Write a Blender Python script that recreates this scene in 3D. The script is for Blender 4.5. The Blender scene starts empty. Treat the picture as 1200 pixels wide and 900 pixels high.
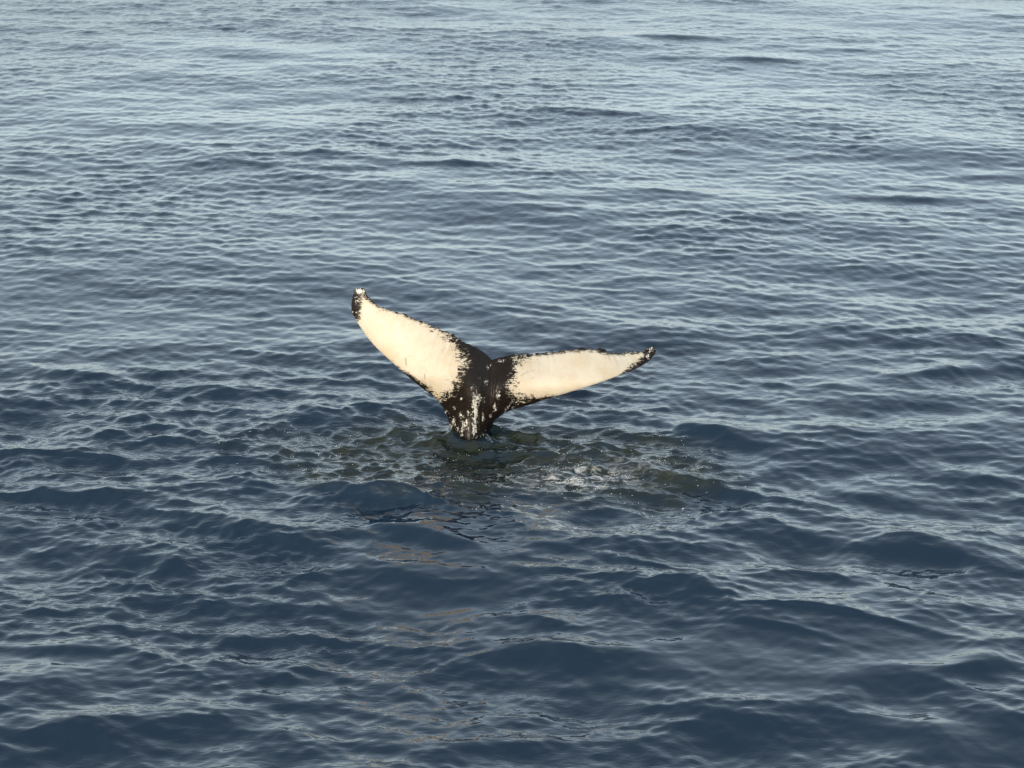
import bpy, math
import numpy as np

rad = math.radians
C = bpy.context.scene.collection
S = bpy.context.scene

# ------------------------------------------------------------------ camera
CAM_H, DEP, FPX = 9.9, 21.0, 2400.0          # eye height on the boat deck, look-down angle, focal length in px of 1200
cam = bpy.data.cameras.new('camera')
cam.sensor_width = 36.0
cam.lens = FPX / 1200 * 36
cam.clip_end = 20000
camo = bpy.data.objects.new('camera', cam)
C.objects.link(camo)
camo.location = (0, 0, CAM_H)
camo.rotation_euler = (rad(90 - DEP), 0, 0)
S.camera = camo

# ------------------------------------------------------------------ sky and sun
SUN_EL, SUN_AZ = 17.0, 205.0                 # azimuth clockwise from +Y seen from above: low sun behind the boat, to the left
w = bpy.data.worlds.new('World')
S.world = w
w.use_nodes = True
nt = w.node_tree
nt.nodes.clear()
sky = nt.nodes.new('ShaderNodeTexSky')
sky.sky_type = 'NISHITA'
sky.sun_disc = False
sky.sun_elevation = rad(SUN_EL)
sky.sun_rotation = rad(SUN_AZ)
sky.air_density = 1.0
sky.dust_density = 2.5
sky.ozone_density = 1.5
bg = nt.nodes.new('ShaderNodeBackground')
bg.inputs['Strength'].default_value = 0.15
hs = nt.nodes.new('ShaderNodeHueSaturation')
hs.inputs['Saturation'].default_value = 0.82
wo = nt.nodes.new('ShaderNodeOutputWorld')
nt.links.new(sky.outputs[0], hs.inputs['Color'])
veil = nt.nodes.new('ShaderNodeMix')                # thin even high cloud over the clear sky
veil.data_type = 'RGBA'
veil.inputs[7].default_value = (12.8, 14.9, 15.3, 1)
wtc = nt.nodes.new('ShaderNodeTexCoord')           # the veil is thickest where it is seen through edgewise, low over the sea
wsx = nt.nodes.new('ShaderNodeSeparateXYZ')
nt.links.new(wtc.outputs['Generated'], wsx.inputs[0])
last = wsx.outputs[2]
for op, k in (('MAXIMUM', 0.0), ('ADD', 0.70), ('DIVIDE', None)):
    nd = nt.nodes.new('ShaderNodeMath')
    nd.operation = op
    if k is None:
        nd.inputs[0].default_value = 0.235
        nt.links.new(last, nd.inputs[1])
    else:
        nt.links.new(last, nd.inputs[0])
        nd.inputs[1].default_value = k
    last = nd.outputs[0]
nt.links.new(last, veil.inputs[0])
nt.links.new(hs.outputs[0], veil.inputs[6])
nt.links.new(veil.outputs[2], bg.inputs['Color'])
nt.links.new(bg.outputs[0], wo.inputs[0])

sl = bpy.data.lights.new('sun', 'SUN')
sl.energy = 2.4
sl.angle = rad(0.5)
sl.color = (1.0, 0.80, 0.58)
so = bpy.data.objects.new('sun', sl)
C.objects.link(so)
# the sun stands at azimuth SUN_AZ: direction to it = (sin az cos el, cos az cos el, sin el)
so.rotation_euler = (rad(90 - SUN_EL), 0, rad(180 - SUN_AZ))
so.location = (-10, -20, 30)

S.view_settings.view_transform = 'Standard'
S.view_settings.look = 'None'
S.view_settings.exposure = 0.85
S.view_settings.gamma = 1.0
S.render.engine = 'CYCLES'
S.render.resolution_x, S.render.resolution_y = 1024, 768


# ------------------------------------------------------------------ helpers
def at(px, py):
    """point of the sea's mean level that a picture position (1200 x 900) looks at"""
    dep = rad(DEP) + math.atan((py - 450) / FPX)
    y = CAM_H / math.tan(dep)
    slant = math.hypot(y, CAM_H) * math.cos(math.atan((py - 450) / FPX))
    return (px - 600) / FPX * slant, y


def sstep(a, b, x):
    t = np.clip((x - a) / (b - a), 0, 1)
    return t * t * (3 - 2 * t)


def mesh_from(name, verts, faces, mats):
    """verts (n,3), faces (m,4) or (m,3) -> one linked object"""
    me = bpy.data.meshes.new(name)
    n, m, k = len(verts), len(faces), faces.shape[1]
    me.vertices.add(n)
    me.vertices.foreach_set('co', np.asarray(verts, np.float32).ravel())
    me.loops.add(m * k)
    me.loops.foreach_set('vertex_index', faces.astype(np.int32).ravel())
    me.polygons.add(m)
    me.polygons.foreach_set('loop_start', np.arange(0, m * k, k, dtype=np.int32))
    me.polygons.foreach_set('loop_total', np.full(m, k, np.int32))
    me.polygons.foreach_set('use_smooth', np.ones(m, bool))
    me.update(calc_edges=True)
    for mt in mats:
        me.materials.append(mt)
    o = bpy.data.objects.new(name, me)
    C.objects.link(o)
    return o


def attr(o, name, vals):
    a = o.data.attributes.new(name, 'FLOAT', 'POINT')
    a.data.foreach_set('value', np.asarray(vals, np.float32).ravel())


class Noise2:
    """smooth value noise on a lattice (bilinear with smoothstep)"""
    def __init__(s, seed, n=256):
        s.t = np.random.default_rng(seed).random((n, n)).astype(np.float32)
        s.n = n

    def __call__(s, x, y):
        xi = np.floor(x).astype(np.int64); yi = np.floor(y).astype(np.int64)
        fx = x - xi; fy = y - yi
        fx = fx * fx * (3 - 2 * fx); fy = fy * fy * (3 - 2 * fy)
        n = s.n
        a = s.t[xi % n, yi % n]; b = s.t[(xi + 1) % n, yi % n]
        c = s.t[xi % n, (yi + 1) % n]; d = s.t[(xi + 1) % n, (yi + 1) % n]
        return (a * (1 - fx) + b * fx) * (1 - fy) + (c * (1 - fx) + d * fx) * fy


class G:
    """tiny node-tree writer"""
    def __init__(s, name):
        s.m = bpy.data.materials.new(name)
        s.m.use_nodes = True
        s.t = s.m.node_tree
        s.b = s.t.nodes['Principled BSDF']

    def n(s, kind, **kw):
        nd = s.t.nodes.new(kind)
        for k, v in kw.items():
            if k in ('ins',):
                for kk, vv in v.items():
                    if isinstance(vv, bpy.types.NodeSocket):
                        s.t.links.new(vv, nd.inputs[kk])
                    else:
                        nd.inputs[kk].default_value = vv
            else:
                setattr(nd, k, v)
        return nd

    def math(s, op, a, b=0.0, c=0.0, clamp=False):
        return s.n('ShaderNodeMath', operation=op, use_clamp=clamp, ins={0: a, 1: b, 2: c}).outputs[0]

    def attr(s, name):
        return s.n('ShaderNodeAttribute', attribute_name=name).outputs['Fac']

    def mixc(s, f, a, b):
        nd = s.n('ShaderNodeMix', data_type='RGBA')
        for i, v in ((0, f), (6, a), (7, b)):
            if isinstance(v, bpy.types.NodeSocket):
                s.t.links.new(v, nd.inputs[i])
            else:
                nd.inputs[i].default_value = v
        return nd.outputs[2]

    def noise(s, vec, scale, detail=3, rough=0.55, dist=0.0):
        return s.n('ShaderNodeTexNoise', ins={'Vector': vec, 'Scale': scale, 'Detail': detail,
                                              'Roughness': rough, 'Distortion': dist}).outputs['Fac']

    def remap(s, v, a, b, c=0.0, d=1.0):
        nd = s.n('ShaderNodeMapRange', interpolation_type='SMOOTHSTEP', ins={0: v, 1: a, 2: b, 3: c, 4: d})
        return nd.outputs[0]

    def link(s, sock, name):
        s.t.links.new(sock, s.b.inputs[name])


# ------------------------------------------------------------------ water surface
# graded grid: fine where the picture is near, coarse towards the horizon
def graded(start, stop, step_of):
    out = [start]
    while out[-1] < stop:
        out.append(out[-1] + step_of(out[-1]))
    return out


ys = graded(14.2, 60.0, lambda y: 0.025 * (max(y, 18.0) / 20) ** 1.4)
ys = ys + graded(ys[-1] + 0.3, 9000, lambda y: 0.3 + (y - 60) * 0.12)
back = [14.2 - d for d in graded(0.08, 900, lambda d: 0.05 + d * 0.14)][::-1]
ys = np.array(back + ys)
xh = graded(0.0, 17.0, lambda x: 0.025 * max(1.0, x / 6.5) ** 0.8)
xh = xh + graded(xh[-1] + 0.1, 6000, lambda x: 0.1 + (x - 17) * 0.14)
xs = np.array([-v for v in xh[:0:-1]] + xh)
DX = np.gradient(xs); DY = np.gradient(ys)
X, Y = np.meshgrid(xs.astype(np.float32), ys.astype(np.float32))
SPX, SPY = np.meshgrid(DX.astype(np.float32), DY.astype(np.float32))
nx, ny = len(xs), len(ys)

n1, n2, n3 = Noise2(3), Noise2(4), Noise2(5)
Xp, Yp = X + 5000, Y + 2000

# patches where the ripples die down (slicks) or stand up (cat's paws)
gust = 0.65 * n1(Xp / 5.5, Yp / 4.0) + 0.35 * n2(Xp / 1.9, Yp / 1.5)
ripple = 0.66 + 0.72 * sstep(0.25, 0.75, gust)


def blob(px, py, rx, ry, rot=0.0, soft=0.5):
    cx, cy = at(px, py)
    dx, dy = X - cx, Y - cy
    c, s_ = math.cos(rad(rot)), math.sin(rad(rot))
    u, v = (dx * c + dy * s_) / rx, (-dx * s_ + dy * c) / ry
    r = np.sqrt(u * u + v * v)
    wob = (n3(Xp * 2.2, Yp * 1.6) - 0.5) * 0.5
    return 1 - sstep(1 - soft, 1 + soft, r + wob)


foot = np.maximum(blob(545, 537, 2.35, 1.25, -4, .35), blob(690, 545, 1.5, 1.15, -10, .35))
wake = np.maximum(foot, 0.7 * blob(640, 640, 2.6, 2.2, -10, .6))
for (px, py, rx, ry, k) in ((900, 765, 2.3, .8, .55), (760, 790, 1.4, .5, .4), (70, 775, .75, .5, .6), (650, 590, 1.3, .35, .3),
                            (480, 700, 1.4, .8, .35), (1130, 870, 1.1, .45, .6)):
    ripple *= 1 - k * blob(px, py, rx, ry, -8, .5)
calm = 1 - .4 * blob(540, 660, 1.5, 1.6, -10, .6)
ripple *= 1 - .62 * blob(525, 665, 1.25, 1.5, -10, .6)
ripple *= 1 + .9 * blob(465, 594, .7, .35, 0, .5)
ripple *= 1 + 0.35 * blob(180, 720, 2.0, 1.8, 0, .6)

# the sea round the whale and towards the boat is livelier than the water beyond it
wob = (n2(Xp / 9, Yp / 7) - .5) * 8
nearby = 1 - sstep(21.0, 31.0, Y + wob)
swell = (.50 + 1.08 * nearby)
chopf = (.72 + .36 * nearby)
calm = calm * swell
ripple = ripple * chopf
rng = np.random.default_rng(21)
Z = np.zeros_like(X); HX = np.zeros_like(X); HY = np.zeros_like(X)
#        wavelengths   slope   spread  count  choppiness, local factor
bands = ((8.0, 4.5, 0.018, 20, 26, 1.0, None),
         (4.5, 2.4, 0.022, 25, 34, 1.0, None),
         (2.4, 1.3, 0.040, 28, 40, 1.0, calm),
         (1.3, 0.72, 0.064, 29, 48, 1.05, calm),
         (0.72, 0.40, 0.078, 27, 54, 1.0, calm ** .35 * ripple),
         (0.40, 0.22, 0.108, 27, 58, 0.8, ripple),
         (0.22, 0.11, 0.116, 34, 60, 0.5, ripple))
for (l0, l1, slope, spread, cnt, chop, loc) in bands:
    lam = np.exp(np.linspace(math.log(l0), math.log(l1), cnt) + rng.normal(0, .06, cnt))
    th = np.where(rng.random(cnt) < .78, rad(-106), rad(-62)) + rng.normal(0, rad(spread), cnt)         # run towards the boat, slightly to the left
    ph = rng.random(cnt) * 2 * math.pi
    a_s = slope * math.sqrt(2 / cnt)
    zz = np.zeros_like(X); hx = np.zeros_like(X); hy = np.zeros_like(X)
    for L, t, p in zip(lam, th, ph):
        k = 2 * math.pi / L
        kx, ky = k * math.cos(t), k * math.sin(t)
        lim = 1 - np.minimum(1, np.maximum(SPX * abs(math.cos(t)), SPY * abs(math.sin(t))) / (0.33 * L))
        A = (a_s / k) * np.minimum(1, lim * 2.2)
        arg = (kx * X + ky * Y + np.float32(p)).astype(np.float32)
        zz += A * np.cos(arg)
        sn = A * np.sin(arg) * chop
        hx -= sn * math.cos(t); hy -= sn * math.sin(t)
    # groups: every band swells and fades over the surface
    gv = 1.1 if l0 > 1.3 else 0.7
    grp = 1 - gv / 2 + gv * n1(Xp / (l0 * 2.6) + l0 * 7, Yp / (l0 * 2.0) + 3.1)
    f = grp if loc is None else grp * loc
    Z += zz * f; HX += hx * f; HY += hy * f


def crest(px, py, length, width, height, rot=0.0, bend=0.0, steep=0.35, sharp=2.0):
    """one wave that stands out: a ridge through a point, `rot` its line's turn, `bend` its curve"""
    global Z
    cx, cy = at(px, py)
    dx, dy = X - cx, Y - cy
    rot = math.atan(math.tan(rad(rot)) * math.hypot(cy, CAM_H) / CAM_H * .8)    # a line's turn in the picture -> on the water
    c, s_ = math.cos(rot), math.sin(rot)
    u = dx * c + dy * s_
    v = -dx * s_ + dy * c - bend * u * u
    prof = np.exp(-np.abs(v / (width * np.where(v < 0, 1 - steep, 1 + steep)) + 1e-6) ** sharp)
    trough = 0.22 * np.exp(-((v + width * 1.9) / (width * 1.1)) ** 2)
    Z += height * np.exp(-np.abs(u / length) ** 2) * (prof - trough)


for args in ((462, 588, .52, .15, .18, -6, -.22, .35, 1.5),      # the peaked wave in front of the tail
                          (690, 520, .80, .09, .065, -9, -.05),
             (830, 568, .9, .14, .085, -14, .04), (500, 633, .55, .22, .10, -14, 0),
             (820, 505, .6, .25, .13, -18, 0), (390, 577, .35, .14, .08, -12, 0),
             (970, 722, 1.0, .07, .030, -9, -.10), (900, 738, .8, .06, .02, -10, -.12), (790, 690, .8, .18, .06, -10, 0),
             (270, 620, 1.1, .3, .10, -16, 0), (190, 655, .9, .26, .09, -6, 0),
             (640, 765, .6, .2, .055, 0, -.12),
             (1140, 785, .4, .2, .09, 10, 0), (1080, 645, 1.0, .26, .09, -10, 0),
             (330, 740, .5, .16, .07, 0, -.2), (90, 755, .5, .16, .06, 0, 0),
             (760, 665, .5, .12, .05, -8, 0), (100, 580, 1.1, .3, .09, -6, 0),
             (1020, 575, 1.0, .3, .08, -12, 0), (75, 860, .35, .18, .08, 0, -.2),
             (780, 44, .9, .26, .055, -2, 0), (885, 70, 1.1, .26, .055, -3, 0), (372, 180, .6, .22, .05, 0, 0), (530, 192, 1.0, .24, .042, -2, 0),
             (720, 135, 1.0, .24, .045, -3, 0), (1070, 232, 1.1, .24, .042, -3, 0), (1150, 205, .9, .22, .035, 0, 0),
             (90, 440, 1.0, .22, .05, -3, 0), (1120, 436, .9, .22, .05, 4, 0)):
    crest(*args)

# the churned footprint round the tail: short steep chop
zz = np.zeros_like(X); hx = np.zeros_like(X); hy = np.zeros_like(X)
for i in range(46):
    L = 0.11 * (3.4 ** rng.random())
    t = rng.normal(-math.pi / 2, .62)
    k = 2 * math.pi / L
    arg = k * (math.cos(t) * X + math.sin(t) * Y) + rng.random() * 6.28
    A = 0.30 * math.sqrt(2 / 46) / k
    zz += A * np.cos(arg)
    sn = A * np.sin(arg) * .8
    hx -= sn * math.cos(t); hy -= sn * math.sin(t)
churn = foot * (0.85 + 0.35 * n2(Xp * 1.3, Yp * 1.1)) + 0.18 * (wake - foot).clip(0)
churn = churn * (1 - .35 * np.exp(-((X - at(551, 530)[0]) / .45) ** 2 - ((Y - at(551, 530)[1]) / .6) ** 2))
Z += zz * churn; HX += hx * churn; HY += hy * churn
# rings that the tail stock throws
bx, by = at(551, 515)
R = np.hypot(X - bx, Y - by)
near = np.exp(-(R / .75) ** 2)
Z -= near * (Z * near).sum() / near.sum()               # no deep trough right at the stock
Z += 0.03 * np.exp(-R / 0.55) * np.cos(R * 2 * math.pi / 0.23) * (R < 4)

idx = np.arange(nx * ny).reshape(ny, nx)
quads = np.stack([idx[:-1, :-1], idx[:-1, 1:], idx[1:, 1:], idx[1:, :-1]], -1).reshape(-1, 4)
V = np.stack([X + HX, Y + HY, Z], -1).reshape(-1, 3)

foam_f = np.maximum(blob(680, 560, .62, .32, -6, .7), .5 * blob(520, 566, .45, .10, 0, .7))
foam_f = np.maximum(foam_f, .35 * blob(760, 548, .5, .2, -10, .7))

g = G('sea_water')
tc = g.n('ShaderNodeTexCoord').outputs['Object']
st = g.n('ShaderNodeMapping', ins={'Vector': tc, 'Scale': (1.0, 2.1, 1.0)}).outputs[0]
deep = (0.0035, 0.0115, 0.024, 1)
olive = (0.009, 0.012, 0.008, 1)
patchy = g.remap(g.noise(st, 2.6, 4, .6), .30, .62, .35, 1.0)
col = g.mixc(g.math('MULTIPLY', g.attr('churned'), patchy), deep, olive)
fn = g.remap(g.noise(st, 6.0, 5, .62, .9), .46, .74)
ff = g.math('MULTIPLY', g.attr('foam'), fn, clamp=True)
col = g.mixc(g.math('MULTIPLY', ff, .95), col, (.45, .47, .48, 1))
g.link(col, 'Base Color')
rgh = g.math('ADD', g.math('MULTIPLY', ff, .4), g.math('MULTIPLY', g.attr('coarse'), .20))
g.link(g.math('ADD', g.math('ADD', rgh, g.math('MULTIPLY', g.attr('churned'), .08)), .03), 'Roughness')
g.b.inputs['IOR'].default_value = 1.333
r1 = g.noise(st, 8.0, 1, .4, .6)
r2 = g.noise(st, 30.0, 2, .5, .3)
hgt = g.math('ADD', g.math('MULTIPLY', r1, g.remap(g.attr('coarse'), 0, 1, .0065, .012)), g.math('MULTIPLY', r2, .0005))
hgt = g.math('ADD', hgt, g.math('MULTIPLY', g.math('MULTIPLY', g.noise(st, 3.2, 2, .5, .3), .030), g.attr('coarse')))
hgt = g.math('MULTIPLY', hgt, g.attr('ripple'))
bump = g.n('ShaderNodeBump', ins={'Strength': 1.0, 'Distance': 1.0, 'Height': hgt})
g.link(bump.outputs[0], 'Normal')

water = mesh_from('water', V, quads, [g.m])
water['kind'] = 'structure'
water['label'] = 'rippled blue grey sea around the whale'
attr(water, 'coarse', sstep(.025, .10, np.maximum(SPX, SPY * .8)))
attr(water, 'churned', np.clip(foot, 0, 1))
attr(water, 'foam', foam_f)
attr(water, 'ripple', np.clip(ripple + foot * 1.2, .15, 3))

# ------------------------------------------------------------------ the whale's tail
# outline in the tail's own plane (hundredths of the picture's px grid, turned to metres by SC)
SC = math.hypot(at(550, 515)[1], CAM_H) / FPX
trail = np.array([(421, 337), (427.5, 338), (430, 345), (436, 353), (445, 359), (457, 363), (472, 367), (485, 373), (498, 377.5),
                  (510, 383), (523, 388), (533, 393), (547, 402), (560, 408), (569, 414), (574, 419), (576.5, 421.5), (580, 420.5),
                  (587, 418.5), (602, 416), (622, 414), (643, 412.5), (660, 411), (678, 408.5), (697, 408.5), (707.5, 408.6),
                  (710.0, 409.2), (711.5, 413.5), (720, 413.5), (730, 412), (747, 412.5), (753, 410.5), (761.5, 407), (767, 408.5)], float)
lead = np.array([(421, 337), (416, 338.5), (413.5, 346), (411.8, 355), (411.8, 364), (416, 373), (421.7, 382), (431.7, 396.7),
                 (443, 409), (456.7, 421.7), (473, 436.7), (490, 451), (506.7, 463.5), (514, 470.5), (519, 478), (523, 488),
                 (527, 500), (530, 511), (531, 525), (534, 580), (538, 680),
                 (560, 690), (566, 580), (571, 525), (571, 511), (575, 500), (582, 491), (591, 484), (602, 479.5),
                 (622, 474), (638, 468.5), (660, 462), (683, 455), (703, 448.5), (722, 441.5), (735, 436.5),
                 (748, 431), (760, 423.5), (767.5, 414), (768.5, 410.5), (767, 408.5)], float)


def resample(poly, t):
    d = np.r_[0, np.cumsum(np.hypot(*np.diff(poly, axis=0).T))]
    return np.stack([np.interp(t, d, poly[:, 0]), np.interp(t, d, poly[:, 1])], -1), d


# station parameter: matching knots of the two edges (point index in lead <-> arc position on trail)
dl = resample(lead, [0])[1]
dt = resample(trail, [0])[1]
notch = dt[16]
il = [0, 5, 8, 10, 12, 13, 15, 17, 19, 20, 21, 22, 24, 26, 28, 30, 32, 34, 36, 38, 40]
kt = [0, 22, 55, 88, 128, 146, 156, 166, 173, 177, 181, 185, 192, 202, 214, 240, 284, 325, 352, 370, 387]
kt = np.array(kt, float)
kt = np.where(kt <= 179, kt / 179 * notch, notch + (kt - 179) / (387 - 179) * (dt[-1] - notch))
kp = np.linspace(0, 1, len(il))
NS, NT = 640, 56
sp = np.linspace(0, 1, NS)
Lp = resample(lead, np.interp(sp, kp, dl[il]))[0]
Tp = resample(trail, np.interp(sp, kp, kt))[0]
# smooth the polyline corners, then scallop the trailing edge
ker = np.hanning(9); ker /= ker.sum()


def smooth(p):
    q = np.pad(p, ((4, 4), (0, 0)), mode='edge')
    r = np.stack([np.convolve(q[:, i], ker, 'valid') for i in (0, 1)], -1)
    r[0], r[-1] = p[0], p[-1]
    return r


Lp = smooth(smooth(Lp)); Tp = smooth(Tp)
jag = Noise2(11)
ta = np.interp(sp, kp, kt)
j = (jag(ta / 4.0, ta * 0) - .5) * 2.6 + (jag(ta / 1.7, ta * 0 + 9.5) - .5) * 2.0
env = np.clip(np.minimum(sp, 1 - sp) * 30, 0, 1) * sstep(8, 40, np.abs(ta - notch)) * (1 - np.exp(-((Tp[:, 0] - 710) / 6) ** 2))
Tp[:, 1] += j * env
tt = np.linspace(0, 1, NT)
tt = 0.5 - 0.5 * np.cos(np.pi * tt)
PX = Lp[:, None, 0] * (1 - tt) + Tp[:, None, 0] * tt
PY = Lp[:, None, 1] * (1 - tt) + Tp[:, None, 1] * tt

# stock centre line and half width by height, fluke weight
below = sstep(440, 500, PY)                                   # 0 = flukes, 1 = stock
cxl = np.interp(PY, [420, 470, 500, 525, 690], [574, 556, 551, 551, 553])
chord = np.hypot(*(Lp - Tp).T)[:, None]
tc_ = tt[None, :]
foil = np.sqrt(np.clip(tc_, 0, 1)) * np.clip(1 - tc_, 0, 1) ** 0.85 * 2.35      # thick near the leading edge, thin behind
span = np.abs((PX - 576) / 190)
hf = (13.0 * np.clip(1 - span, 0, 1) ** 1.2 + 1.6) * foil * np.clip(chord / 30, 0, 1)
hs_ = np.sqrt(np.clip(1 - (2 * tc_ - 1) ** 2, 0, 1)) * 14
hwid = np.where(PX < cxl, cxl - np.interp(PY, lead[12:21, 1], lead[12:21, 0]),
                np.interp(PY, lead[28:20:-1, 1], lead[28:20:-1, 0]) - cxl)
xr = np.clip(np.abs(PX - cxl) / np.maximum(hwid, 1), 0, 1)
hstock = np.sqrt(np.clip(1 - xr ** 2, 0, 1)) * np.interp(PY, [455, 500, 530, 690], [20, 27, 31, 48])
H = hf * (1 - below) + hstock * below
keel = np.exp(-((PX - cxl) / 12.0) ** 2) * sstep(425, 470, PY) * 4.0 * np.clip(H / 8, 0, 1)
# mid surface: the left fluke nearly square to us, the right one leaning back, tips curling
leadd = (PX - 576)
lean = sstep(-45, 75, leadd)
off = ((475 - PY) * .10 * (1 - lean) + (470 - PY) * .75 * lean) * (1 - below)
off = off + 14 * sstep(.55, 1, span) ** 2 - 8 * np.exp(-((span - .45) / .3) ** 2) * (1 - below)
off = off + below * 24

GAZE = math.asin(CAM_H / math.hypot(at(550, 515)[1], CAM_H))
LEAN = rad(9)                                   # the flukes lean a little away from the boat
dvec = np.array([0, math.cos(GAZE), -math.sin(GAZE)])
uvec = np.array([0, math.sin(LEAN), math.cos(LEAN)]) / math.cos(GAZE - LEAN)
rvec = np.array([1.0, 0, 0])
base = np.array([*at(550, 515), 0.0])
eye = np.array([0, 0, CAM_H])
D = np.linalg.norm(base - eye)


def place(px, py, depth):
    rise = (515 - py) * SC
    f = 1 + (depth * SC + rise * (uvec @ dvec)) / D
    flat = base + rvec * ((px - 550) * SC)[..., None] + dvec * (depth * SC)[..., None]
    return flat + uvec * (rise * f)[..., None] + rvec * ((px - 550) * SC * (f - 1))[..., None]


front = place(PX, PY, off - H - keel)
rear = place(PX, PY, off + H * 0.9)
fi = np.arange(NS * NT).reshape(NS, NT)
ri = fi + NS * NT
ri[:, 0] = fi[:, 0]; ri[:, -1] = fi[:, -1]; ri[0, :] = fi[0, :]; ri[-1, :] = fi[-1, :]
fq = np.stack([fi[:-1, :-1], fi[:-1, 1:], fi[1:, 1:], fi[1:, :-1]], -1).reshape(-1, 4)[:, ::-1]
rq = np.stack([ri[:-1, :-1], ri[1:, :-1], ri[1:, 1:], ri[:-1, 1:]], -1).reshape(-1, 4)[:, ::-1]
VW = np.concatenate([front.reshape(-1, 3), rear.reshape(-1, 3)])
FW = np.concatenate([fq, rq])
used = np.unique(FW)
remap = -np.ones(len(VW), int); remap[used] = np.arange(len(used))
isfront = (np.arange(len(VW)) < NS * NT)
px2 = np.concatenate([PX.ravel()] * 2); py2 = np.concatenate([PY.ravel()] * 2)


def sdist(poly, x, y):
    """signed distance to a polygon, positive inside"""
    poly = np.asarray(poly, float)
    d = np.full(x.shape, 1e9); inside = np.zeros(x.shape, bool)
    for a, b in zip(poly, np.roll(poly, -1, 0)):
        e = b - a
        t = np.clip(((x - a[0]) * e[0] + (y - a[1]) * e[1]) / (e @ e + 1e-9), 0, 1)
        d = np.minimum(d, np.hypot(x - a[0] - t * e[0], y - a[1] - t * e[1]))
        cond = (a[1] > y) != (b[1] > y)
        with np.errstate(divide='ignore', invalid='ignore'):
            xi = (b[0] - a[0]) * (y - a[1]) / (b[1] - a[1] + 1e-12) + a[0]
        inside ^= cond & (x < xi)
    return np.where(inside, d, -d)


white_l = [(424, 347), (434, 354), (446, 361.5), (458, 365), (472, 369), (486, 375.5), (500, 380.5), (512, 387), (522, 392), (534, 405),
           (541, 415), (546, 424), (541, 434), (536, 446), (526, 459), (514, 467), (506, 457), (489, 444), (468, 431), (452, 420),
           (430, 398), (412, 374), (420, 374), (424, 362)]
white_r = [(606, 424), (604, 440), (598, 452), (600, 461), (610, 465), (628, 465), (642, 465), (656, 464), (684, 457), (722, 444),
           (732, 434), (744, 427), (752, 418), (752, 413), (730, 414.5), (712, 416), (698, 411.5), (679, 411), (660, 413.5),
           (640, 416), (624, 419), (612, 420)]
sd = np.maximum(sdist(white_l, px2, py2), sdist(white_r, px2, py2))
# ragged where the white meets the black root, crisp along the edges
amp = 3.5 + 13 * np.exp(-((px2 - 535) / 26) ** 2) + 11 * np.exp(-((px2 - 603) / 22) ** 2) \
    + 3 * np.exp(-((px2 - 740) / 12) ** 2) + 3 * np.exp(-((px2 - 418) / 10) ** 2)


def spot(x, y, rx, ry, k=4.0):
    return (1 - np.hypot((px2 - x) / rx, (py2 - y) / ry)) * k


marks_glints = np.full(px2.shape, -20.0)  # pale skin marks, with sun glints on the wet stock painted in
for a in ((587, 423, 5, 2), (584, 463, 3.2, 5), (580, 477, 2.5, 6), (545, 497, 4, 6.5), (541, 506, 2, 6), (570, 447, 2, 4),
          (557, 478, 4.5, 22, 5), (556, 500, 3.2, 14, 5), (560, 466, 6, 5), (531, 494, 3, 5), (566, 489, 2, 5), (540, 487, 2.5, 4),  # long centre streaks: glints along the wet keel, put into the colour
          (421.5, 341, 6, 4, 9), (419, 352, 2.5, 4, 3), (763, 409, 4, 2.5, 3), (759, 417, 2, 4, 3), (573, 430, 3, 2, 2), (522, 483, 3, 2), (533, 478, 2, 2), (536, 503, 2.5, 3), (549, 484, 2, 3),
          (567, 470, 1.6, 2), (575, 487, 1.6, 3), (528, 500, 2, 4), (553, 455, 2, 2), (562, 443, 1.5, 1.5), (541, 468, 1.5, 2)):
    marks_glints = np.maximum(marks_glints, spot(*a))
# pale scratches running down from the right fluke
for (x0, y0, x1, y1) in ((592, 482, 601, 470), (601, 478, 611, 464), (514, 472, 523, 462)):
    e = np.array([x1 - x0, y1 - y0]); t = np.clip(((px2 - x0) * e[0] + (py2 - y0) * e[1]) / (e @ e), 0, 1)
    marks_glints = np.maximum(marks_glints, 1.6 - np.hypot(px2 - x0 - t * e[0], py2 - y0 - t * e[1]) * 1.3)
nicks = np.zeros(px2.shape)                                   # thin dark nicks and old scratches on the white
for (x0, y0, x1, y1, k) in ((476, 420, 476.5, 428, .7), (498, 438, 498.5, 444, .6), (612, 440, 618, 435.5, .35), (618, 435.5, 626, 434, .3),
                            (622, 443, 627, 443, .3), (518, 411, 522, 408, .3), (447, 380, 450, 386, .15), (470, 392, 480, 397, .12)):
    e = np.array([x1 - x0, y1 - y0]); t = np.clip(((px2 - x0) * e[0] + (py2 - y0) * e[1]) / (e @ e), 0, 1)
    nicks = np.maximum(nicks, k * np.clip(1.1 - np.hypot(px2 - x0 - t * e[0], py2 - y0 - t * e[1]), 0, 1))
sd = np.where(isfront, sd, -20); marks_glints = np.where(isfront, marks_glints, -20)

g = G('whale_skin')
uvn = g.n('ShaderNodeCombineXYZ', ins={0: g.attr('across'), 1: g.attr('along'), 2: 0.0}).outputs[0]
stv = g.n('ShaderNodeMapping', ins={'Vector': uvn, 'Scale': (.55, 1.2, 1.0)}).outputs[0]
fine = g.noise(stv, .6, 6, .8, .6)
blotch = g.noise(uvn, .13, 3, .6, .8)
strv = g.n('ShaderNodeMapping', ins={'Vector': uvn, 'Rotation': (0, 0, rad(38)), 'Scale': (.16, 1.0, 1.0)}).outputs[0]
streaks = g.noise(strv, .45, 3, .6, .3)
mixn = g.math('ADD', g.math('MULTIPLY', fine, 1.5), g.math('ADD', g.math('MULTIPLY', blotch, .7), g.math('MULTIPLY', streaks, .6)))
rag = g.math('MULTIPLY', g.math('SUBTRACT', mixn, 1.4), g.math('MULTIPLY', g.attr('rag'), 2.8))
wm = g.remap(g.math('ADD', g.attr('white'), rag), -2.2, 2.2)
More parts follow.
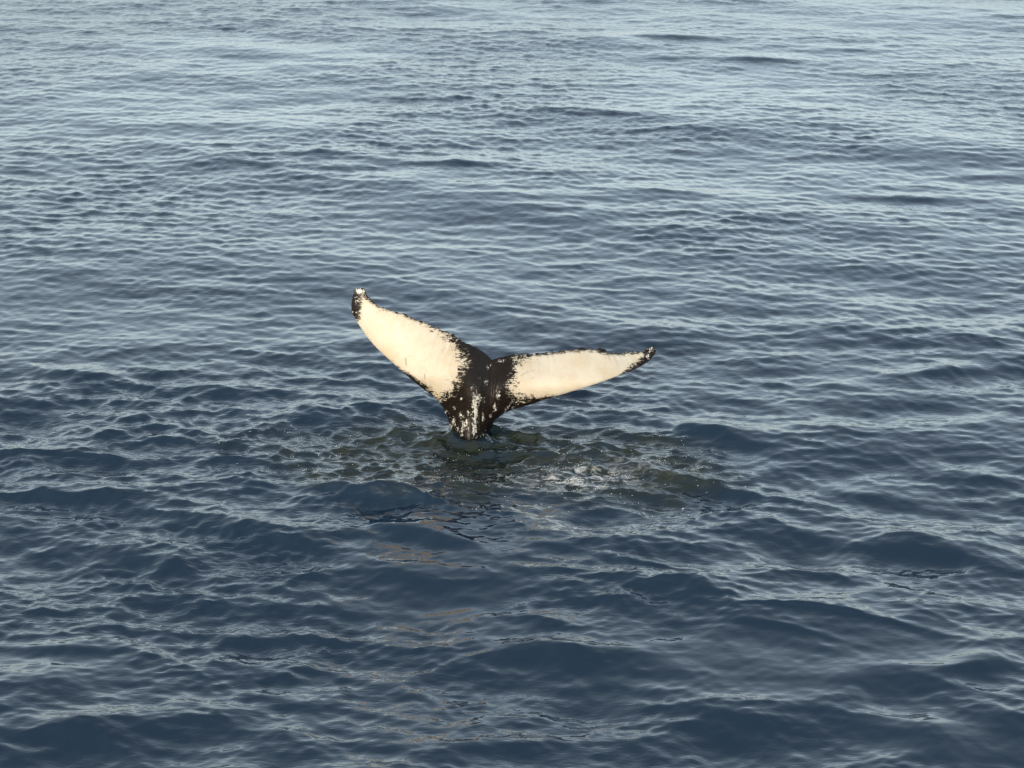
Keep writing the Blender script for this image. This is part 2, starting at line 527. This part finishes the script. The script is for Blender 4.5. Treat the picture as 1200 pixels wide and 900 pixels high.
mk = g.noise(g.n('ShaderNodeMapping', ins={'Vector': uvn, 'Scale': (1.0, .6, 1.0)}).outputs[0], .6, 5, .75, .8)
mm = g.remap(g.math('ADD', g.attr('marks_glints'), g.math('MULTIPLY', g.math('SUBTRACT', mk, .56), 30.0)), -.2, 1.6)
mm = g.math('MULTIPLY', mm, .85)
blot = g.noise(uvn, .035, 3, .6)
cream = g.mixc(g.remap(blot, .35, .7), (.375, .345, .285, 1), (.345, .30, .225, 1))
dots = g.remap(g.noise(uvn, .16, 2, .5), .72, .80)
cream = g.mixc(g.math('MULTIPLY', dots, .45), cream, (.45, .40, .25, 1))
scr = g.n('ShaderNodeMapping', ins={'Vector': uvn, 'Rotation': (0, 0, rad(-28)), 'Scale': (.05, 1.0, 1.0)}).outputs[0]
rake = g.remap(g.noise(scr, .55, 2, .5, .4), .66, .76)
cream = g.mixc(g.math('MULTIPLY', rake, .30), cream, (.20, .18, .14, 1))
cream = g.mixc(g.attr('nicks'), cream, (.05, .04, .03, 1))
black = g.mixc(g.noise(uvn, .12, 4, .6), (.004, .003, .0025, 1), (.012, .009, .007, 1))
g.link(g.mixc(mm, g.mixc(wm, black, cream), (.46, .46, .43, 1)), 'Base Color')  # neutral white serves both the pale marks and the painted glints
wm = g.math('MAXIMUM', wm, mm)
g.link(g.remap(wm, 0, 1, .16, .36), 'Roughness')
g.b.inputs['IOR'].default_value = 1.36
g.link(g.remap(wm, 0, 1, .22, .4), 'Specular IOR Level')
bh = g.math('ADD', g.math('MULTIPLY', g.noise(uvn, .4, 4, .6), .010), g.math('MULTIPLY', g.noise(uvn, .09, 2, .5), .012))
g.link(g.n('ShaderNodeBump', ins={'Strength': .6, 'Distance': 1.0, 'Height': bh}).outputs[0], 'Normal')

root = bpy.data.objects.new('whale', None)
C.objects.link(root)
root.location = base
root['label'] = 'black and white whale tail with raised flukes above the sea'
root['category'] = 'whale'
tail = mesh_from('tail', VW[used] - base, remap[FW], [g.m])
tail.parent = root
for nm, v in (('white', sd), ('marks_glints', marks_glints), ('nicks', nicks), ('rag', amp), ('across', px2 - 576), ('along', 515 - py2)):
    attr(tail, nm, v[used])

# ------------------------------------------------------------------ barnacles on the fluke tips and the trailing edge
g = G('barnacle_shell')
g.link(g.mixc(g.noise(g.n('ShaderNodeTexCoord').outputs['Object'], 60, 3), (.10, .09, .07, 1), (.55, .52, .45, 1)), 'Base Color')
g.b.inputs['Roughness'].default_value = .7
ang = np.linspace(0, 2 * math.pi, 8, endpoint=False)
ring = lambda r, z: np.stack([r * np.cos(ang), r * np.sin(ang), np.full(8, z)], -1)
bv = np.concatenate([ring(.5, -.15), ring(.42, .25), ring(.24, .5), ring(.14, .42), ring(.02, .2)])
bf = np.concatenate([np.stack([np.arange(8) + 8 * i, (np.arange(8) + 1) % 8 + 8 * i,
                               (np.arange(8) + 1) % 8 + 8 * i + 8, np.arange(8) + 8 * i + 8], -1) for i in range(4)])
proto = mesh_from('barnacle', bv, bf, [g.m])
rb = np.random.default_rng(5)
spots = [(421 + rb.normal(0, 3.5), 342 + rb.normal(0, 2.5)) for i in range(4)] + \
        [(416 + rb.normal(0, 2), 356 + rb.normal(0, 6)) for i in range(3)] + \
        [(763 + rb.normal(0, 3.5), 411 + rb.normal(0, 2.5)) for i in range(4)] + \
        [(452 + rb.normal(0, 4), 364 + rb.normal(0, 1)) for i in range(4)]
first = True
for (qx, qy) in spots:
    k = np.argmin((PX - qx) ** 2 + (PY - qy) ** 2 + 400 * ((np.arange(NT) < 2) | (np.arange(NT) > NT - 3))[None, :])
    p = front.reshape(-1, 3)[k]
    o = proto if first else proto.copy()
    if not first:
        C.objects.link(o)
    first = False
    o.parent = root
    o.location = p - base
    sc = rb.uniform(.014, .028)
    o.scale = (sc, sc, sc)
    o.rotation_euler = (rad(70 + rb.normal(0, 12)), rad(rb.normal(0, 14)), rb.uniform(-.3, .3))

# ------------------------------------------------------------------ foam bubbles and flung drops
VG = V.reshape(ny, nx, 3)
g = G('foam_bubbles')
g.b.inputs['Base Color'].default_value = (.42, .44, .45, 1)
g.b.inputs['Roughness'].default_value = .35
g2 = G('sea_drops')
g2.b.inputs['Base Color'].default_value = (.5, .55, .58, 1)
g2.b.inputs['Roughness'].default_value = .05
octv = np.array([(1, 0, 0), (0, 1, 0), (-1, 0, 0), (0, -1, 0), (0, 0, 1), (0, 0, -1), (.6, .6, .6), (-.6, .6, .6), (-.6, -.6, .6), (.6, -.6, .6)], float)
octf = np.array([(0, 6, 4), (6, 1, 4), (1, 7, 4), (7, 2, 4), (2, 8, 4), (8, 3, 4), (3, 9, 4), (9, 0, 4),
                 (0, 1, 6), (1, 2, 7), (2, 3, 8), (3, 0, 9), (1, 0, 5), (2, 1, 5), (3, 2, 5), (0, 3, 5)])


def beads(name, mat, pts, size, flat):
    n = len(pts)
    v = octv[None] * size[:, None, None] * np.array([1.25, 1.0, flat]) + pts[:, None]
    f = octf[None] + (np.arange(n) * len(octv))[:, None, None]
    o = mesh_from(name, v.reshape(-1, 3), f.reshape(-1, 3), [mat])
    o['kind'] = 'stuff'
    return o


def pick(weight, n):
    wgt = (weight * SPX * SPY).ravel().astype(float)
    k = rb.choice(len(wgt), n, p=wgt / wgt.sum())
    p = VG.reshape(-1, 3)[k].astype(float)
    return p + np.stack([rb.normal(0, .012, n), rb.normal(0, .012, n), np.zeros(n)], -1)


streak = sstep(.52, .70, n1(Xp * 5.5, Yp * 9.0) * .6 + n2(Xp * 13, Yp * 22) * .4)
pts = pick(foam_f ** 1.5 * streak, 2200)
fo = beads('foam', g.m, pts, rb.uniform(.002, .006, len(pts)), .55)
fo['label'] = 'thin white foam on the water in front of the whale tail'
edge = foot * (1 - foot) * 4
specks = pick((edge * .6 + foot * .5 + .8 * np.exp(-((R - .35) / .3) ** 2)) * streak, 420)
specks[:, 2] += np.abs(rb.normal(0, .02, len(specks)))
dr = beads('splash_drops', g2.m, specks, rb.uniform(.0015, .005, len(specks)), 1.0)
dr['label'] = 'small bright water drops scattered round the whale tail'
